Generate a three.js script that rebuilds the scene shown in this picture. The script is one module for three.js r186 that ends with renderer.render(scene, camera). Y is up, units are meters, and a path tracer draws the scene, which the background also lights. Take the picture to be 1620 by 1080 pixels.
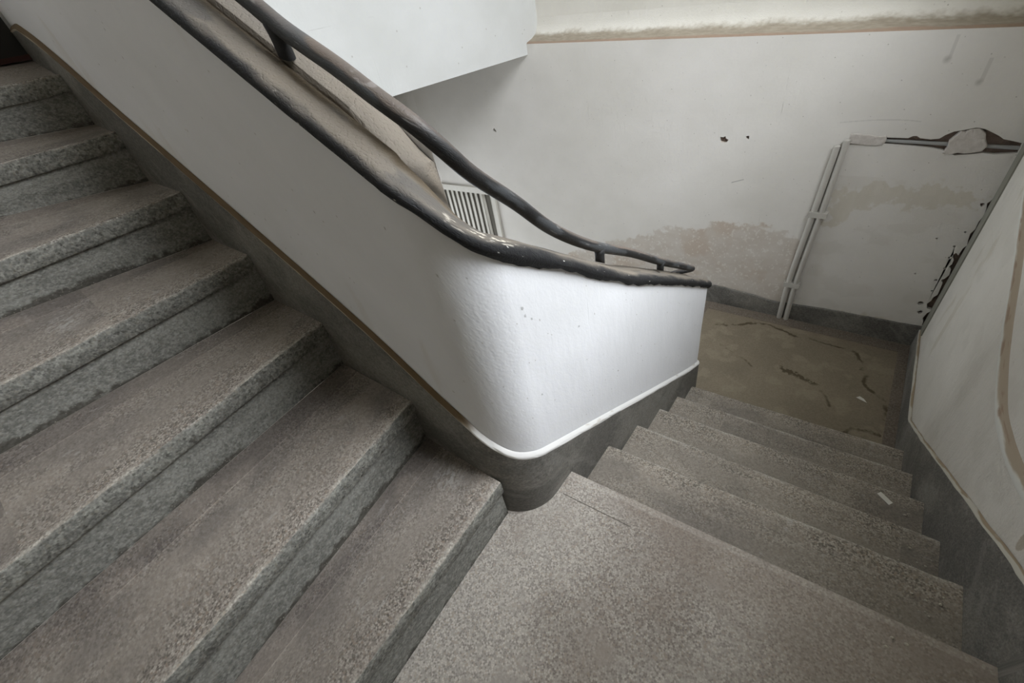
import * as THREE from 'three';
import { mergeGeometries, mergeVertices, toCreasedNormals } from 'three/addons/utils/BufferGeometryUtils.js';
import { RectAreaLightUniformsLib } from 'three/addons/lights/RectAreaLightUniformsLib.js';

// ------------------------------------------------------------------ camera, sky, light, exposure
RectAreaLightUniformsLib.init();
const scene = new THREE.Scene();
const camera = new THREE.PerspectiveCamera(77.308, 1620 / 1080, 0.02, 60);
camera.position.set(0.4971, 1.1917, 0.4016);
camera.quaternion.setFromRotationMatrix(new THREE.Matrix4().makeBasis(
  new THREE.Vector3(0.78256406, -0.17107076, -0.59860529),
  new THREE.Vector3(-0.28316083, 0.75849606, -0.58694435),
  new THREE.Vector3(0.55444877, 0.62882312, 0.54513122)));
camera.updateMatrixWorld();
const renderer = new THREE.WebGLRenderer();
renderer.toneMapping = THREE.LinearToneMapping;
renderer.toneMappingExposure = 1.86;
renderer.shadowMap.enabled = true;
scene.background = new THREE.Color(0.90, 0.95, 1.0);        // even overcast sky, seen only through the window
const WIN = { y0: 1.30, y1: 4.10, z0: -1.85, z1: -0.24 };   // window opening in the right wall above the lower flight
const daylight = new THREE.RectAreaLight(new THREE.Color(0.90, 0.945, 1.0), 12.5, 6.0, 3.6);   // the bright sky outside that window
daylight.position.set(2.6, 5.0, -0.8);
daylight.lookAt(1.6, 4.0, -0.8);
daylight.castShadow = true;
scene.add(daylight);
const WIN2 = { y0: -2.3, y1: -0.3, z0: -2.2, z1: -0.6 };    // unseen window added low at the left end of the well, for its light
const addedLowerLight = new THREE.RectAreaLight(new THREE.Color(0.88, 0.94, 1.0), 2.0, WIN2.z1 - WIN2.z0 - 0.1, WIN2.y1 - WIN2.y0 - 0.1);  // added fill light that brightens the lower far wall
addedLowerLight.position.set(-3.44, (WIN2.y0 + WIN2.y1) / 2, (WIN2.z0 + WIN2.z1) / 2);
addedLowerLight.lookAt(0, addedLowerLight.position.y, addedLowerLight.position.z);
addedLowerLight.castShadow = true;
scene.add(addedLowerLight);

// ------------------------------------------------------------------ main sizes
const H1 = 0.176, H2 = 0.1501, YL = -0.9007, XR = 0.979, ZF = -2.497;
const SK = 0.012;                                             // how far skirtings stand proud of the plaster

// ------------------------------------------------------------------ noise
function rng(seed) { let s = seed >>> 0; return () => { s = (s + 0x6D2B79F5) >>> 0; let t = s; t = Math.imul(t ^ (t >>> 15), t | 1); t ^= t + Math.imul(t ^ (t >>> 7), t | 61); return ((t ^ (t >>> 14)) >>> 0) / 4294967296; }; }
function h2(x, y, s) { let n = Math.imul(x, 374761393) + Math.imul(y, 668265263) + Math.imul(s, 2147483647 ^ 0x27d4eb2f); n = Math.imul(n ^ (n >>> 13), 1274126177); n ^= n >>> 16; return (n >>> 0) / 4294967296; }
function vn(x, y, s) { const i = Math.floor(x), j = Math.floor(y), fx = x - i, fy = y - j, u = fx * fx * (3 - 2 * fx), v = fy * fy * (3 - 2 * fy); const a = h2(i, j, s), b = h2(i + 1, j, s), c = h2(i, j + 1, s), d = h2(i + 1, j + 1, s); return a + (b - a) * u + (c - a) * v + (a - b - c + d) * u * v; }
function fbm(x, y, s, o = 4) { let r = 0, a = 0.5, t = 0; for (let k = 0; k < o; k++) { r += a * vn(x, y, s + k * 17); t += a; a *= 0.5; x *= 2.03; y *= 2.03; } return r / t; }
function chip(x, y, s) { // nearest jittered point: [distance, tone, second distance]
  const i = Math.floor(x), j = Math.floor(y); let d = 9, id = 0, d2 = 9;
  for (let a = -1; a <= 1; a++) for (let b = -1; b <= 1; b++) { const px = i + a + h2(i + a, j + b, s), py = j + b + h2(i + a, j + b, s + 7), q = (px - x) ** 2 + (py - y) ** 2; if (q < d) { d2 = d; d = q; id = h2(i + a, j + b, s + 13); } else if (q < d2) d2 = q; }
  return [Math.sqrt(d), id, Math.sqrt(d2)];
}
const sstep = (a, b, x) => { const t = Math.min(1, Math.max(0, (x - a) / (b - a))); return t * t * (3 - 2 * t); };
const mix = (a, b, t) => a + (b - a) * t;
const mix3 = (c, d, t) => [mix(c[0], d[0], t), mix(c[1], d[1], t), mix(c[2], d[2], t)];

// texture over a rectangle of (sx x sy) metres starting at (ox, oy); f(x, y) in metres gives an sRGB colour
function tex(w, h, sx, sy, ox, oy, f) {
  const d = new Uint8Array(w * h * 4);
  for (let j = 0; j < h; j++) for (let i = 0; i < w; i++) {
    const c = f(ox + (i + 0.5) / w * sx, oy + (j + 0.5) / h * sy), k = (j * w + i) * 4;
    d[k] = Math.max(0, Math.min(255, c[0])); d[k + 1] = Math.max(0, Math.min(255, c[1])); d[k + 2] = Math.max(0, Math.min(255, c[2])); d[k + 3] = 255;
  }
  const t = new THREE.DataTexture(d, w, h, THREE.RGBAFormat);
  t.colorSpace = THREE.SRGBColorSpace; t.magFilter = THREE.LinearFilter; t.minFilter = THREE.LinearMipmapLinearFilter; t.generateMipmaps = true;
  t.wrapS = t.wrapT = THREE.RepeatWrapping;
  t.repeat.set(1 / sx, 1 / sy); t.offset.set(-ox / sx, -oy / sy); t.needsUpdate = true;
  return t;
}
function greyTex(w, h, sx, sy, f) { const t = tex(w, h, sx, sy, 0, 0, (x, y) => { const g = f(x, y) * 255; return [g, g, g]; }); t.colorSpace = THREE.NoColorSpace; return t; }
const std = (o) => new THREE.MeshStandardMaterial({ roughness: 0.9, side: THREE.DoubleSide, ...o });

// ------------------------------------------------------------------ terrazzo and plaster
const terr = (x, y, s, base, wear) => { // base colour with fine stone chips; wear 0..1 bares them
  const [d, id, d2] = chip(x / 0.0046, y / 0.0046, s);
  const edge = sstep(0.0, 0.25, d2 - d), body = d < 0.62 ? edge : 0;
  let t = (id < 0.30 ? 30 : id < 0.55 ? -30 : id < 0.75 ? 12 : -8) * body * wear;
  const g = (fbm(x * 160, y * 160, s + 3, 2) - 0.5) * 20;
  const warm = id > 0.9 ? 4 * wear : 0;
  return [base[0] + t + g + warm, base[1] + t + g, base[2] + t * 0.95 + g - warm];
};
function treadTex(s, base, face, depth) { // v: 0..0.05 nose face, then the tread up to the riser behind
  return tex(2048, 512, 1.5, 0.45, 0, 0, (x, y) => {
    const low = fbm(x * 3, y * 7, s, 4), pat = fbm(x * 9, y * 22, s + 40, 4);
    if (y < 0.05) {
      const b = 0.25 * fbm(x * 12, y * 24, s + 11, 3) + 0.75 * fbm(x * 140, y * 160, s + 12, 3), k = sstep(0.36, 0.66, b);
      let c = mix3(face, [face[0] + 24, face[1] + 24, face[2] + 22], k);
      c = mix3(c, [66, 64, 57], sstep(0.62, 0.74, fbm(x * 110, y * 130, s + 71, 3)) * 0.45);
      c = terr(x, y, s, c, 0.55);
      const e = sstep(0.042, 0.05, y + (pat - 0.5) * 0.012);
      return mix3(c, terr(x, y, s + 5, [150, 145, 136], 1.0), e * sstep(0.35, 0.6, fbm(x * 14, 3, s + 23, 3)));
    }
    const v = y - 0.05;
    let wear = 0.22 + 0.35 * sstep(0.42, 0.62, pat) + 0.55 * sstep(0.10, 0.0, v + (low - 0.5) * 0.12);
    let c = mix3(base, [base[0] - 16, base[1] - 15, base[2] - 13], sstep(0.45, 0.7, low));
    c = mix3(c, [base[0] + 12, base[1] + 11, base[2] + 10], sstep(0.55, 0.72, fbm(x * 6, y * 10, s + 90, 3)) * 0.7);
    c = terr(x, y, s, c, Math.min(1, wear));
    const edge = sstep(0.016, 0.002, v + (pat - 0.5) * 0.02) * sstep(0.3, 0.6, fbm(x * 11, 1, s + 23, 3));
    c = mix3(c, terr(x * 1.0, y, s + 5, [168, 162, 152], 1), edge * 0.8);
    const pit = sstep(0.64, 0.72, fbm(x * 190, y * 190, s + 31, 2)) * sstep(0.12, 0.02, v) * sstep(0.45, 0.6, pat);
    c = mix3(c, [70, 66, 60], pit * 0.5);
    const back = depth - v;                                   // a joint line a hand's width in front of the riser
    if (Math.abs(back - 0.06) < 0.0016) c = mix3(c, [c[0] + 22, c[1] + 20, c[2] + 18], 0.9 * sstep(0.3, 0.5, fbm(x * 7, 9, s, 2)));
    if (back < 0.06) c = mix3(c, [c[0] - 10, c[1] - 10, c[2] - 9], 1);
    const inA = sstep(0.07, 0.0, Math.hypot(x - 0.075, (v - 0.15) * 0.8)) + sstep(0.025, 0.0, Math.hypot(x - 0.39, v - 0.16)), chalk = Math.max(sstep(0.76, 0.82, fbm(x * 30, y * 60, s + 61, 4)) * 0.3, s === 11 ? inA * sstep(0.45, 0.62, fbm(x * 70 + y * 40, y * 130, s + 62, 3)) * 0.55 : 0);
    return mix3(c, [176, 174, 170], chalk);
  });
}
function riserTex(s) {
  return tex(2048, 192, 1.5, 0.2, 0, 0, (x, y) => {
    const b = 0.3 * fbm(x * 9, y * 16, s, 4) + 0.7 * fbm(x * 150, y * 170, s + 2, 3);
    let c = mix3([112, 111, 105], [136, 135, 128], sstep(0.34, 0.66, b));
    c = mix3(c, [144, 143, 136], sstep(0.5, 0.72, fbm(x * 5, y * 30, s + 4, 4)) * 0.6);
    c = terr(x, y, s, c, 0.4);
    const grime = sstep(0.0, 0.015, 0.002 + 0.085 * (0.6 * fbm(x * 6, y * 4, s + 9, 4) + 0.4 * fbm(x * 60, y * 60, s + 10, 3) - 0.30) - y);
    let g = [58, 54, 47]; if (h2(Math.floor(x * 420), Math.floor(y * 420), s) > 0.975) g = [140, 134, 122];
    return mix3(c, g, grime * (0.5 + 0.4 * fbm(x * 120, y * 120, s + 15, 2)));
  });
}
const bumpTerr = greyTex(512, 512, 0.4, 0.4, (x, y) => { const [d] = chip(x / 0.0052, y / 0.0052, 5); return 0.5 + 0.3 * (fbm(x * 120, y * 120, 3, 3) - 0.5) - 0.2 * sstep(0.5, 0.8, d); });
const bumpPlaster = greyTex(1024, 1024, 1.2, 1.2, (x, y) => 0.55 * fbm(x * 9, y * 9, 4, 5) + 0.3 * fbm(x * 60, y * 22, 8, 3) + 0.15 * fbm(x * 200, y * 200, 6, 2));
const uvBump = (t, sx, sy) => { const c = t.clone(); c.repeat.set(1 / sx, 1 / sy); c.offset.set(0, 0); c.needsUpdate = true; return c; };

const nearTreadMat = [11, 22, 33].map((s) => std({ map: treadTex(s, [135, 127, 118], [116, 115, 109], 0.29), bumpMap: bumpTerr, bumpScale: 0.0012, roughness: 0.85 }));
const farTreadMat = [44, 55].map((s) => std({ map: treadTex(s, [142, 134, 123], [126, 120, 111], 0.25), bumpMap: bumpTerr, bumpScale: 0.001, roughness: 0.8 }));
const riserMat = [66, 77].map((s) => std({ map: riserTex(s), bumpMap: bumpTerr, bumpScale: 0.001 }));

const landingMat = std({ roughness: 0.8, bumpMap: bumpTerr, bumpScale: 0.001, map: tex(2048, 2048, 1.2, 1.9, -0.15, -0.3, (x, z) => {
  const low = fbm(x * 3, z * 3, 5, 5), mid = fbm(x * 11, z * 11, 15, 4);
  let c = mix3([170, 163, 154], [148, 140, 131], sstep(0.4, 0.66, low));
  let wear = 0.62 + 0.25 * sstep(0.36, 0.56, mid);
  const dust = sstep(0.6, 0.68, fbm(x * 8 + 3, z * 8, 25, 4)); wear *= 1 - 0.5 * dust;
  c = terr(x, z, 3, c, wear);
  c = mix3(c, [156, 147, 139], dust * 0.3);
  const brown = sstep(0.52, 0.68, fbm(x * 2.4 + 9, z * 2.4, 35, 5));
  c = mix3(c, [128, 114, 102], brown * 0.4);
  const zl = z + 0.20 + 0.06 * x;                             // joint of the nosing strip, open near the parapet only
  if (Math.abs(zl - 0.075) < 0.0016 && x < 0.02 + 0.22 && x > 0.03) c = mix3(c, [84, 79, 72], 0.75);
  if (zl < 0.016 + 0.01 * (mid - 0.5)) c = mix3(c, terr(x, z, 8, [182, 175, 166], 1), 0.35);
  return c;
}) });

const plasterCol = (x, y, s, base) => {
  const a = fbm(x * 1.7, y * 1.7, s, 4), b = fbm(x * 7, y * 9, s + 5, 4);
  let c = [base[0] - (a - 0.5) * 14 - (b - 0.5) * 8, base[1] - (a - 0.5) * 14 - (b - 0.5) * 8, base[2] - (a - 0.5) * 16 - (b - 0.5) * 9];
  if (h2(Math.floor(x * 330), Math.floor(y * 330), s + 20) > 0.9994) c = mix3(c, [120, 112, 100], 0.5);
  return c;
};
const W0 = [231, 231, 229];
const parapetMat = std({ map: tex(2048, 512, 5.6, 1.4, 0, 0, (x, y) => {
  let c = plasterCol(x, y, 3, [228, 228, 229]);
  const scuff = 0.5 * sstep(0.66, 0.8, fbm(x * 9, y * 3, 77, 4)) * sstep(2.1, 1.9, x);
  c = mix3(c, [205, 198, 186], scuff * 0.5);
  for (const [px, py, r] of [[2.145, 0.47, 0.006], [2.15, 0.45, 0.005], [2.17, 0.44, 0.005], [2.16, 0.2, 0.004], [2.35, 0.4, 0.004]]) { const d = Math.hypot(x - px, (y - py)); if (d < r * (0.2 + 0.9 * fbm(x * 300, y * 300, 78, 2))) c = mix3(c, [130, 130, 128], 0.5); }
  return c;
}), bumpMap: uvBump(bumpPlaster, 1.2, 1.2), bumpScale: 0.0016, roughness: 0.75 });
const agedMat = std({ map: tex(512, 512, 3, 3, 0, 0, (x, y) => plasterCol(x, y, 19, [222, 215, 203])), bumpMap: bumpPlaster, bumpScale: 0.005 });
const whiteMat = std({ map: tex(1024, 1024, 3, 3, 0, 0, (x, y) => plasterCol(x, y, 9, W0)), bumpMap: bumpPlaster, bumpScale: 0.005 });
const upperMat = std({ map: tex(1024, 512, 4.4, 2.4, 0, 0, (x, y) => plasterCol(x, y, 13, [218, 214, 204])), bumpMap: bumpPlaster, bumpScale: 0.005 });
const rawPlaster = std({ map: tex(512, 512, 0.5, 0.5, 0, 0, (x, y) => { const a = fbm(x * 30, y * 30, 5, 5); return mix3([96, 82, 73], [136, 119, 108], a); }), bumpMap: uvBump(bumpTerr, 0.3, 0.3), bumpScale: 0.004 });
const darkSkirt = (s) => std({ map: tex(2048, 1024, 5.6, 2.6, 0, -1.15, (x, y) => {
  const a = fbm(x * 5, y * 9, s, 5), b = fbm(x * 40, y * 14, s + 9, 3);
  let c = mix3([98, 96, 91], [130, 127, 120], sstep(0.35, 0.7, a) * 0.8 + (b - 0.5) * 0.3); c = terr(x, y, s, c, 0.5);
  if (h2(Math.floor(x * 700), Math.floor(y * 700), s) > 0.992) c = [132, 128, 120];
  const st = sstep(0.68, 0.74, fbm(x * 30 + y * 26, (x - y) * 5, s + 21, 3)) * 0.35;
  return mix3(c, [140, 138, 132], st);
}), roughness: 0.62, bumpMap: bumpTerr, bumpScale: 0.0008 });
const skirtMat = darkSkirt(4), baseMat = darkSkirt(15);

// ------------------------------------------------------------------ builders
const names = {};
const numbered = (n) => { names[n] = (names[n] || 0) + 1; return names[n] === 1 ? n : n + '_' + String(names[n] - 1).padStart(3, '0'); };
function mesh(name, geo, mat, parent) { const m = new THREE.Mesh(geo, mat); m.name = numbered(name); m.castShadow = m.receiveShadow = true; (parent || scene).add(m); return m; }
function struct(name, geo, mat) { const m = mesh(name, geo, mat); m.userData = { kind: 'structure' }; return m; }
function thing(name, label, category, pos = [0, 0, 0], group) { const g = new THREE.Group(); g.name = numbered(name); g.position.set(...pos); g.userData = { label, category }; if (group) g.userData.group = group; scene.add(g); return g; }
function geoFrom(pos, uv, idx, crease = 0.6) {
  const g = new THREE.BufferGeometry();
  g.setAttribute('position', new THREE.Float32BufferAttribute(pos, 3)); g.setAttribute('uv', new THREE.Float32BufferAttribute(uv, 2)); g.setIndex(idx);
  return crease === null ? g : toCreasedNormals(g, crease);
}
// grid of rows[i][j] = {p:[x,y,z], uv:[u,v]}
function grid(rows, crease = 0.6) {
  const pos = [], uv = [], idx = [], n = rows[0].length;
  rows.forEach((r) => r.forEach((q) => { pos.push(...q.p); uv.push(...q.uv); }));
  for (let i = 0; i < rows.length - 1; i++) for (let j = 0; j < n - 1; j++) { const a = i * n + j, b = a + n; idx.push(a, b, a + 1, b, b + 1, a + 1); }
  return geoFrom(pos, uv, idx, crease);
}
function box(x0, x1, y0, y1, z0, z1) { // uv in metres
  const g = new THREE.BoxGeometry(x1 - x0, y1 - y0, z1 - z0); g.translate((x0 + x1) / 2, (y0 + y1) / 2, (z0 + z1) / 2); return planarUV(g);
}
function planarUV(g0) { const g = g0.index ? g0.toNonIndexed() : g0; g.computeVertexNormals(); const p = g.attributes.position, n = g.attributes.normal, uv = []; for (let i = 0; i < p.count; i++) { const ax = Math.abs(n.getX(i)), ay = Math.abs(n.getY(i)), az = Math.abs(n.getZ(i)); if (ay >= ax && ay >= az) uv.push(p.getX(i), p.getZ(i)); else if (ax >= az) uv.push(p.getZ(i), p.getY(i)); else uv.push(p.getX(i), p.getY(i)); } g.setAttribute('uv', new THREE.Float32BufferAttribute(uv, 2)); return g; }
function interp(tab) { // piecewise linear with slight smoothing by monotone cubic
  const n = tab.length, m = [];
  const d = (i) => (tab[i + 1][1] - tab[i][1]) / (tab[i + 1][0] - tab[i][0]);
  for (let i = 0; i < n; i++) { if (i === 0) m.push(d(0)); else if (i === n - 1) m.push(d(n - 2)); else { const a = d(i - 1), b = d(i); m.push(a * b <= 0 ? 0 : 2 * a * b / (a + b)); } }
  return (x) => {
    if (x <= tab[0][0]) return tab[0][1] + m[0] * (x - tab[0][0]);
    if (x >= tab[n - 1][0]) return tab[n - 1][1] + m[n - 1] * (x - tab[n - 1][0]);
    let i = 0; while (x > tab[i + 1][0]) i++;
    const h = tab[i + 1][0] - tab[i][0], t = (x - tab[i][0]) / h, t2 = t * t, t3 = t2 * t;
    return (2 * t3 - 3 * t2 + 1) * tab[i][1] + (t3 - 2 * t2 + t) * h * m[i] + (-2 * t3 + 3 * t2) * tab[i + 1][1] + (t3 - t2) * h * m[i + 1];
  };
}

// ------------------------------------------------------------------ room shell
const CEIL = 4.9, BOT = -3.0, XL = -3.4, ZB = 1.5;
struct('ceiling', box(XL - 0.2, XR + 0.3, CEIL, CEIL + 0.2, -2.9, ZB + 0.2), agedMat);
struct('floor_well', box(XL - 0.2, XR + 0.3, BOT - 0.2, BOT, -2.9, ZB + 0.2), std({ map: landingMat.map }));
struct('wall_back', box(XL - 0.2, XR + 0.3, BOT, CEIL, ZB, ZB + 0.2), agedMat);
{
  const sh = new THREE.Shape(); sh.moveTo(-ZB, BOT); sh.lineTo(2.9, BOT); sh.lineTo(2.9, CEIL); sh.lineTo(-ZB, CEIL); sh.closePath();
  const p = new THREE.Path(); p.moveTo(-WIN2.z1, WIN2.y0); p.lineTo(-WIN2.z0, WIN2.y0); p.lineTo(-WIN2.z0, WIN2.y1); p.lineTo(-WIN2.z1, WIN2.y1); p.closePath(); sh.holes.push(p);
  const g = new THREE.ExtrudeGeometry(sh, { depth: 0.2, bevelEnabled: false }); g.rotateY(Math.PI / 2); g.translate(XL - 0.2, 0, 0);
  struct('wall_end', planarUV(g), agedMat);
}
// end wall at the top of the near flight, with its dark skirting
const wallStair = struct('wall_stair', box(-2.16, -1.95, 1.232, CEIL, 0.0, ZB), whiteMat);
mesh('skirting', box(-1.95, -1.936, 1.2885, 1.42, SK, ZB), std({ color: 0x1d1c18, roughness: 0.7 }), wallStair);
mesh('skirting_strip', box(-1.9359, -1.926, 1.2885, 1.304, SK, ZB), std({ color: 0x3a1a14, roughness: 0.7 }), wallStair);
// floor edge and parapet of the upper corridor on the far side of the well
{
    struct('wall_left', (() => {
    const y = (z) => 0.856 - (-(z + 1.24)) * 0.0345;
    const P = [[-1.66, y(-2.66), -2.66], [-1.66, y(-0.13), -0.13], [-2.0, y(-0.13), -0.13], [-2.0, y(-2.66), -2.66]];
    const pos = [], idx = []; for (const t of [0, 1]) for (const p of P) pos.push(p[0], t ? CEIL : p[1], p[2]);
    const F = [[0, 1, 5, 4], [1, 2, 6, 5], [2, 3, 7, 6], [3, 0, 4, 7], [3, 2, 1, 0], [4, 5, 6, 7]];
    for (const f of F) idx.push(f[0], f[1], f[2], f[0], f[2], f[3]);
    const g = new THREE.BufferGeometry(); g.setAttribute('position', new THREE.Float32BufferAttribute(pos, 3)); g.setIndex(idx);
    return planarUV(g);
  })(), std({ map: tex(512, 512, 3, 3, 0, 0, (x, y) => plasterCol(x, y, 29, [204, 204, 201])), bumpMap: bumpPlaster, bumpScale: 0.003 }));
}

// far wall: a thick lower layer with a chase and fallen plaster, a sloped ledge, a thinner upper wall
const yLedge = (x) => 0.772 - 0.0625 * x;
const farMap = (() => {
  const patch1 = [[-1.9, -0.86], [-1.478, -0.727], [-1.092, -0.565], [-0.85, -0.46], [-0.571, -0.346], [-0.40, -0.33], [-0.27, -0.256], [-0.15, -0.249], [0.0, -0.241], [0.187, -0.278], [0.275, -0.31], [0.3, -0.79], [-1.9, -1.2]];
  const patch2 = [[0.345, 0.03], [0.41, 0.02], [0.47, 0.06], [0.53, 0.085], [0.6, 0.07], [0.66, 0.055], [0.75, 0.075], [0.82, 0.06], [0.95, 0.04], [0.96, -0.02], [0.75, -0.04], [0.6, -0.05], [0.5, -0.08], [0.42, -0.20], [0.33, -0.22]];
  const dist = (P, x, y) => { let d = 9, inside = false; for (let i = 0, j = P.length - 1; i < P.length; j = i++) { const [ax, ay] = P[i], [bx, by] = P[j]; if ((ay > y) !== (by > y) && x < (bx - ax) * (y - ay) / (by - ay) + ax) inside = !inside; const dx = bx - ax, dy = by - ay, t = Math.max(0, Math.min(1, ((x - ax) * dx + (y - ay) * dy) / (dx * dx + dy * dy))); d = Math.min(d, Math.hypot(x - ax - t * dx, y - ay - t * dy)); } return inside ? d : -d; };
  return tex(2048, 1024, 4.0, 2.0, -3.0, -1.1, (x, y) => {
    let c = plasterCol(x, y, 31, [214, 210, 203]);
    const n = (fbm(x * 26, y * 26, 41, 5) - 0.5);
    const p1 = sstep(-0.01, 0.02, dist(patch1, x, y) + n * 0.11);
    if (p1 > 0) {
      let q = mix3([184, 173, 160], [203, 196, 187], fbm(x * 14, y * 22, 51, 4));
      q = mix3(q, [180, 162, 144], sstep(0.5, 0.7, fbm(x * 5, y * 5, 53, 4)) * 0.7);
      if (fbm(x * 70, y * 70, 55, 3) > 0.68) q = mix3(q, [222, 220, 212], 0.5);
      c = mix3(c, q, p1 * 0.85);
    }
    const p2 = sstep(0.0, 0.02, dist(patch2, x, y) + n * 0.14);
    if (p2 > 0) c = mix3(c, mix3([186, 176, 154], [206, 198, 182], fbm(x * 30, y * 12, 57, 4)), p2 * 0.45);
    const nearPipe = x > 0.33 && x < 0.97 && y < 0.1 && y > -0.78;
    if (nearPipe) c = mix3(c, [196, 190, 180], sstep(0.54, 0.66, fbm(x * 8, y * 12, 59, 5)) * 0.22);
    const low = sstep(0.05, 0.0, y + 0.79 + 0.012 * n * 10) * sstep(-0.9, -0.2, x);
    c = mix3(c, [176, 164, 140], low * 0.35 * sstep(0.35, 0.6, fbm(x * 9, y * 9, 63, 3)));
    for (const [px, py, rx, ry] of [[0.603, 0.625, 0.018, 0.02], [0.739, 0.53, 0.016, 0.018]]) { const d = Math.hypot((x - px) / rx, (y - py) / ry); if (d < 1) c = mix3(c, [140, 136, 128], 0.5 * (1 - d)); if (Math.abs(x - px - 0.006) < 0.006 && y > py && y < py + 0.09) c = mix3(c, [170, 166, 160], 0.3); }
    const sc = Math.abs(y - (0.36 - 0.16 * (x - 0.36) + 0.05 * Math.sin((x - 0.3) * 5))); if (sc < 0.0025 && x > 0.28 && x < 0.6) c = mix3(c, [170, 166, 160], 0.3);
    const sc2 = Math.abs(y - (0.02 + 0.35 * (x + 0.19))); if (sc2 < 0.003 && x > -0.2 && x < -0.13) c = mix3(c, [130, 126, 120], 0.5);
    return c;
  });
})();
const farMat = std({ map: farMap, bumpMap: bumpPlaster, bumpScale: 0.005, roughness: 0.85 });
struct('wall_far', (() => box(XL - 0.2, XR + 0.3, BOT, CEIL, -2.9, -2.655))(), upperMat);
const farLayer = (() => {
  const D = 0.02, sh = new THREE.Shape();
  sh.moveTo(XL, BOT); sh.lineTo(XR, BOT); sh.lineTo(XR, -0.76);
  for (const [x, y] of [[0.962, -0.755], [0.955, -0.72], [0.935, -0.70], [0.948, -0.66], [0.968, -0.645], [0.966, -0.63], [0.928, -0.628], [0.906, -0.60], [0.927, -0.575], [0.93, -0.55], [0.952, -0.53], [0.945, -0.48], [0.94, -0.452], [0.917, -0.437], [0.939, -0.425], [0.958, -0.40], [0.948, -0.365], [0.921, -0.35], [0.934, -0.335], [0.93, -0.31], [0.9, -0.285], [0.92, -0.268], [0.945, -0.28], [0.95, -0.24], [0.968, -0.22], [0.955, -0.19], [0.945, -0.155], [0.962, -0.13], [0.958, -0.09], [0.969, -0.06], [0.961, -0.02], [0.947, 0.005], [0.965, 0.02], [0.972, 0.06], [0.968, 0.10]]) sh.lineTo(XR - (XR - x) * 0.5, y);
  sh.lineTo(XR, 0.13); sh.lineTo(XR, yLedge(XR)); sh.lineTo(XL, yLedge(XL)); sh.closePath();
  const hole = (pts) => { const p = new THREE.Path(); pts.forEach(([x, y], i) => (i ? p.lineTo(x, y) : p.moveTo(x, y))); p.closePath(); sh.holes.push(p); };
  hole([[0.487, 0.298], [0.54, 0.297], [0.575, 0.296], [0.59, 0.306], [0.605, 0.307], [0.62, 0.297], [0.66, 0.292], [0.69, 0.296], [0.705, 0.312], [0.73, 0.328], [0.76, 0.335], [0.80, 0.346], [0.83, 0.34], [0.86, 0.325], [0.885, 0.312], [0.905, 0.298], [0.94, 0.29], [0.97, 0.282], [0.972, 0.24], [0.94, 0.236], [0.90, 0.232], [0.86, 0.236], [0.80, 0.226], [0.77, 0.222], [0.745, 0.232], [0.72, 0.244], [0.68, 0.252], [0.60, 0.26], [0.54, 0.264], [0.487, 0.268]]);
  const star = (cx, cy, r, s, k = 9) => { const q = rng(s), pts = []; for (let i = 0; i < k; i++) { const a = i / k * 6.283, rr = r * (0.45 + 0.7 * q()); pts.push([cx + Math.cos(a) * rr, cy + Math.sin(a) * rr]); } hole(pts); };
  star(-0.279, 0.272, 0.028, 3, 10); star(-0.148, 0.288, 0.012, 8, 7); star(-2.102, 0.31, 0.022, 6, 8); star(0.85, -0.2, 0.006, 9, 6);
  star(0.835, -0.42, 0.006, 19, 6);
  star(0.918, -0.60, 0.016, 21, 9); star(0.928, -0.44, 0.009, 22, 8); star(0.938, -0.365, 0.010, 23, 7); star(0.936, -0.30, 0.011, 24, 8); star(0.948, -0.005, 0.011, 25, 8); star(0.932, -0.66, 0.013, 26, 8); star(0.936, -0.51, 0.009, 27, 7); star(0.93, -0.235, 0.007, 28, 7); star(0.942, -0.15, 0.008, 29, 7);
  const gy0 = -1.95, gy1 = -0.255; hole([[-3.0, gy0], [-2.285, gy0], [-2.285, gy1], [-3.0, gy1]]);
  const g = new THREE.ExtrudeGeometry(sh, { depth: D, bevelEnabled: false }); g.translate(0, 0, ZF - D);
  return planarUV(g);
})();
const wallFarLower = struct('wall_far_lower', farLayer, farMat);
mesh('backing', box(XL, XR, BOT, 0.70, -2.655, ZF - 0.0205), rawPlaster, wallFarLower);
{ // sloped dirty ledge
  const prof = [[0, 0], [-0.008, 0.007], [-0.03, 0.012], [-0.075, 0.022], [-0.115, 0.04], [-0.138, 0.062], [-0.15, 0.09], [-0.157, 0.13]];
  const rows = []; for (let i = 0; i <= 60; i++) { const x = mix(XL, XR, i / 60), w = (fbm(x * 9, 1, 8, 3) - 0.5) * 0.012; let s = 0; rows.push(prof.map(([dz, dy], k) => { if (k) s += Math.hypot(prof[k][0] - prof[k - 1][0], prof[k][1] - prof[k - 1][1]); return { p: [x, yLedge(x) + dy + (k && k < 6 ? w * 0.6 : 0), ZF + dz], uv: [x, s] }; })); }
  mesh('ledge', grid(rows, 1.2), std({ map: tex(2048, 128, 4.4, 0.34, -3.4, 0, (x, y) => {
    const n = fbm(x * 9, y * 20, 61, 5) - 0.5, t = sstep(-1.6, -1.4, x);
    let c = plasterCol(x, y, 33, [214, 210, 200]);
    const d = sstep(0.15, 0.085, y + n * 0.05 + (fbm(x * 60, y * 60, 62, 3) - 0.5) * 0.03); c = mix3(c, mix3([122, 111, 94], [160, 149, 131], fbm(x * 40, y * 80, 65, 4)), d * 0.85);
    c = mix3(c, [150, 124, 106], sstep(0.03, 0.012, y + n * 0.03) * 0.7); return c;
  }), bumpMap: bumpPlaster, bumpScale: 0.006 }), wallFarLower);
}
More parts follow.
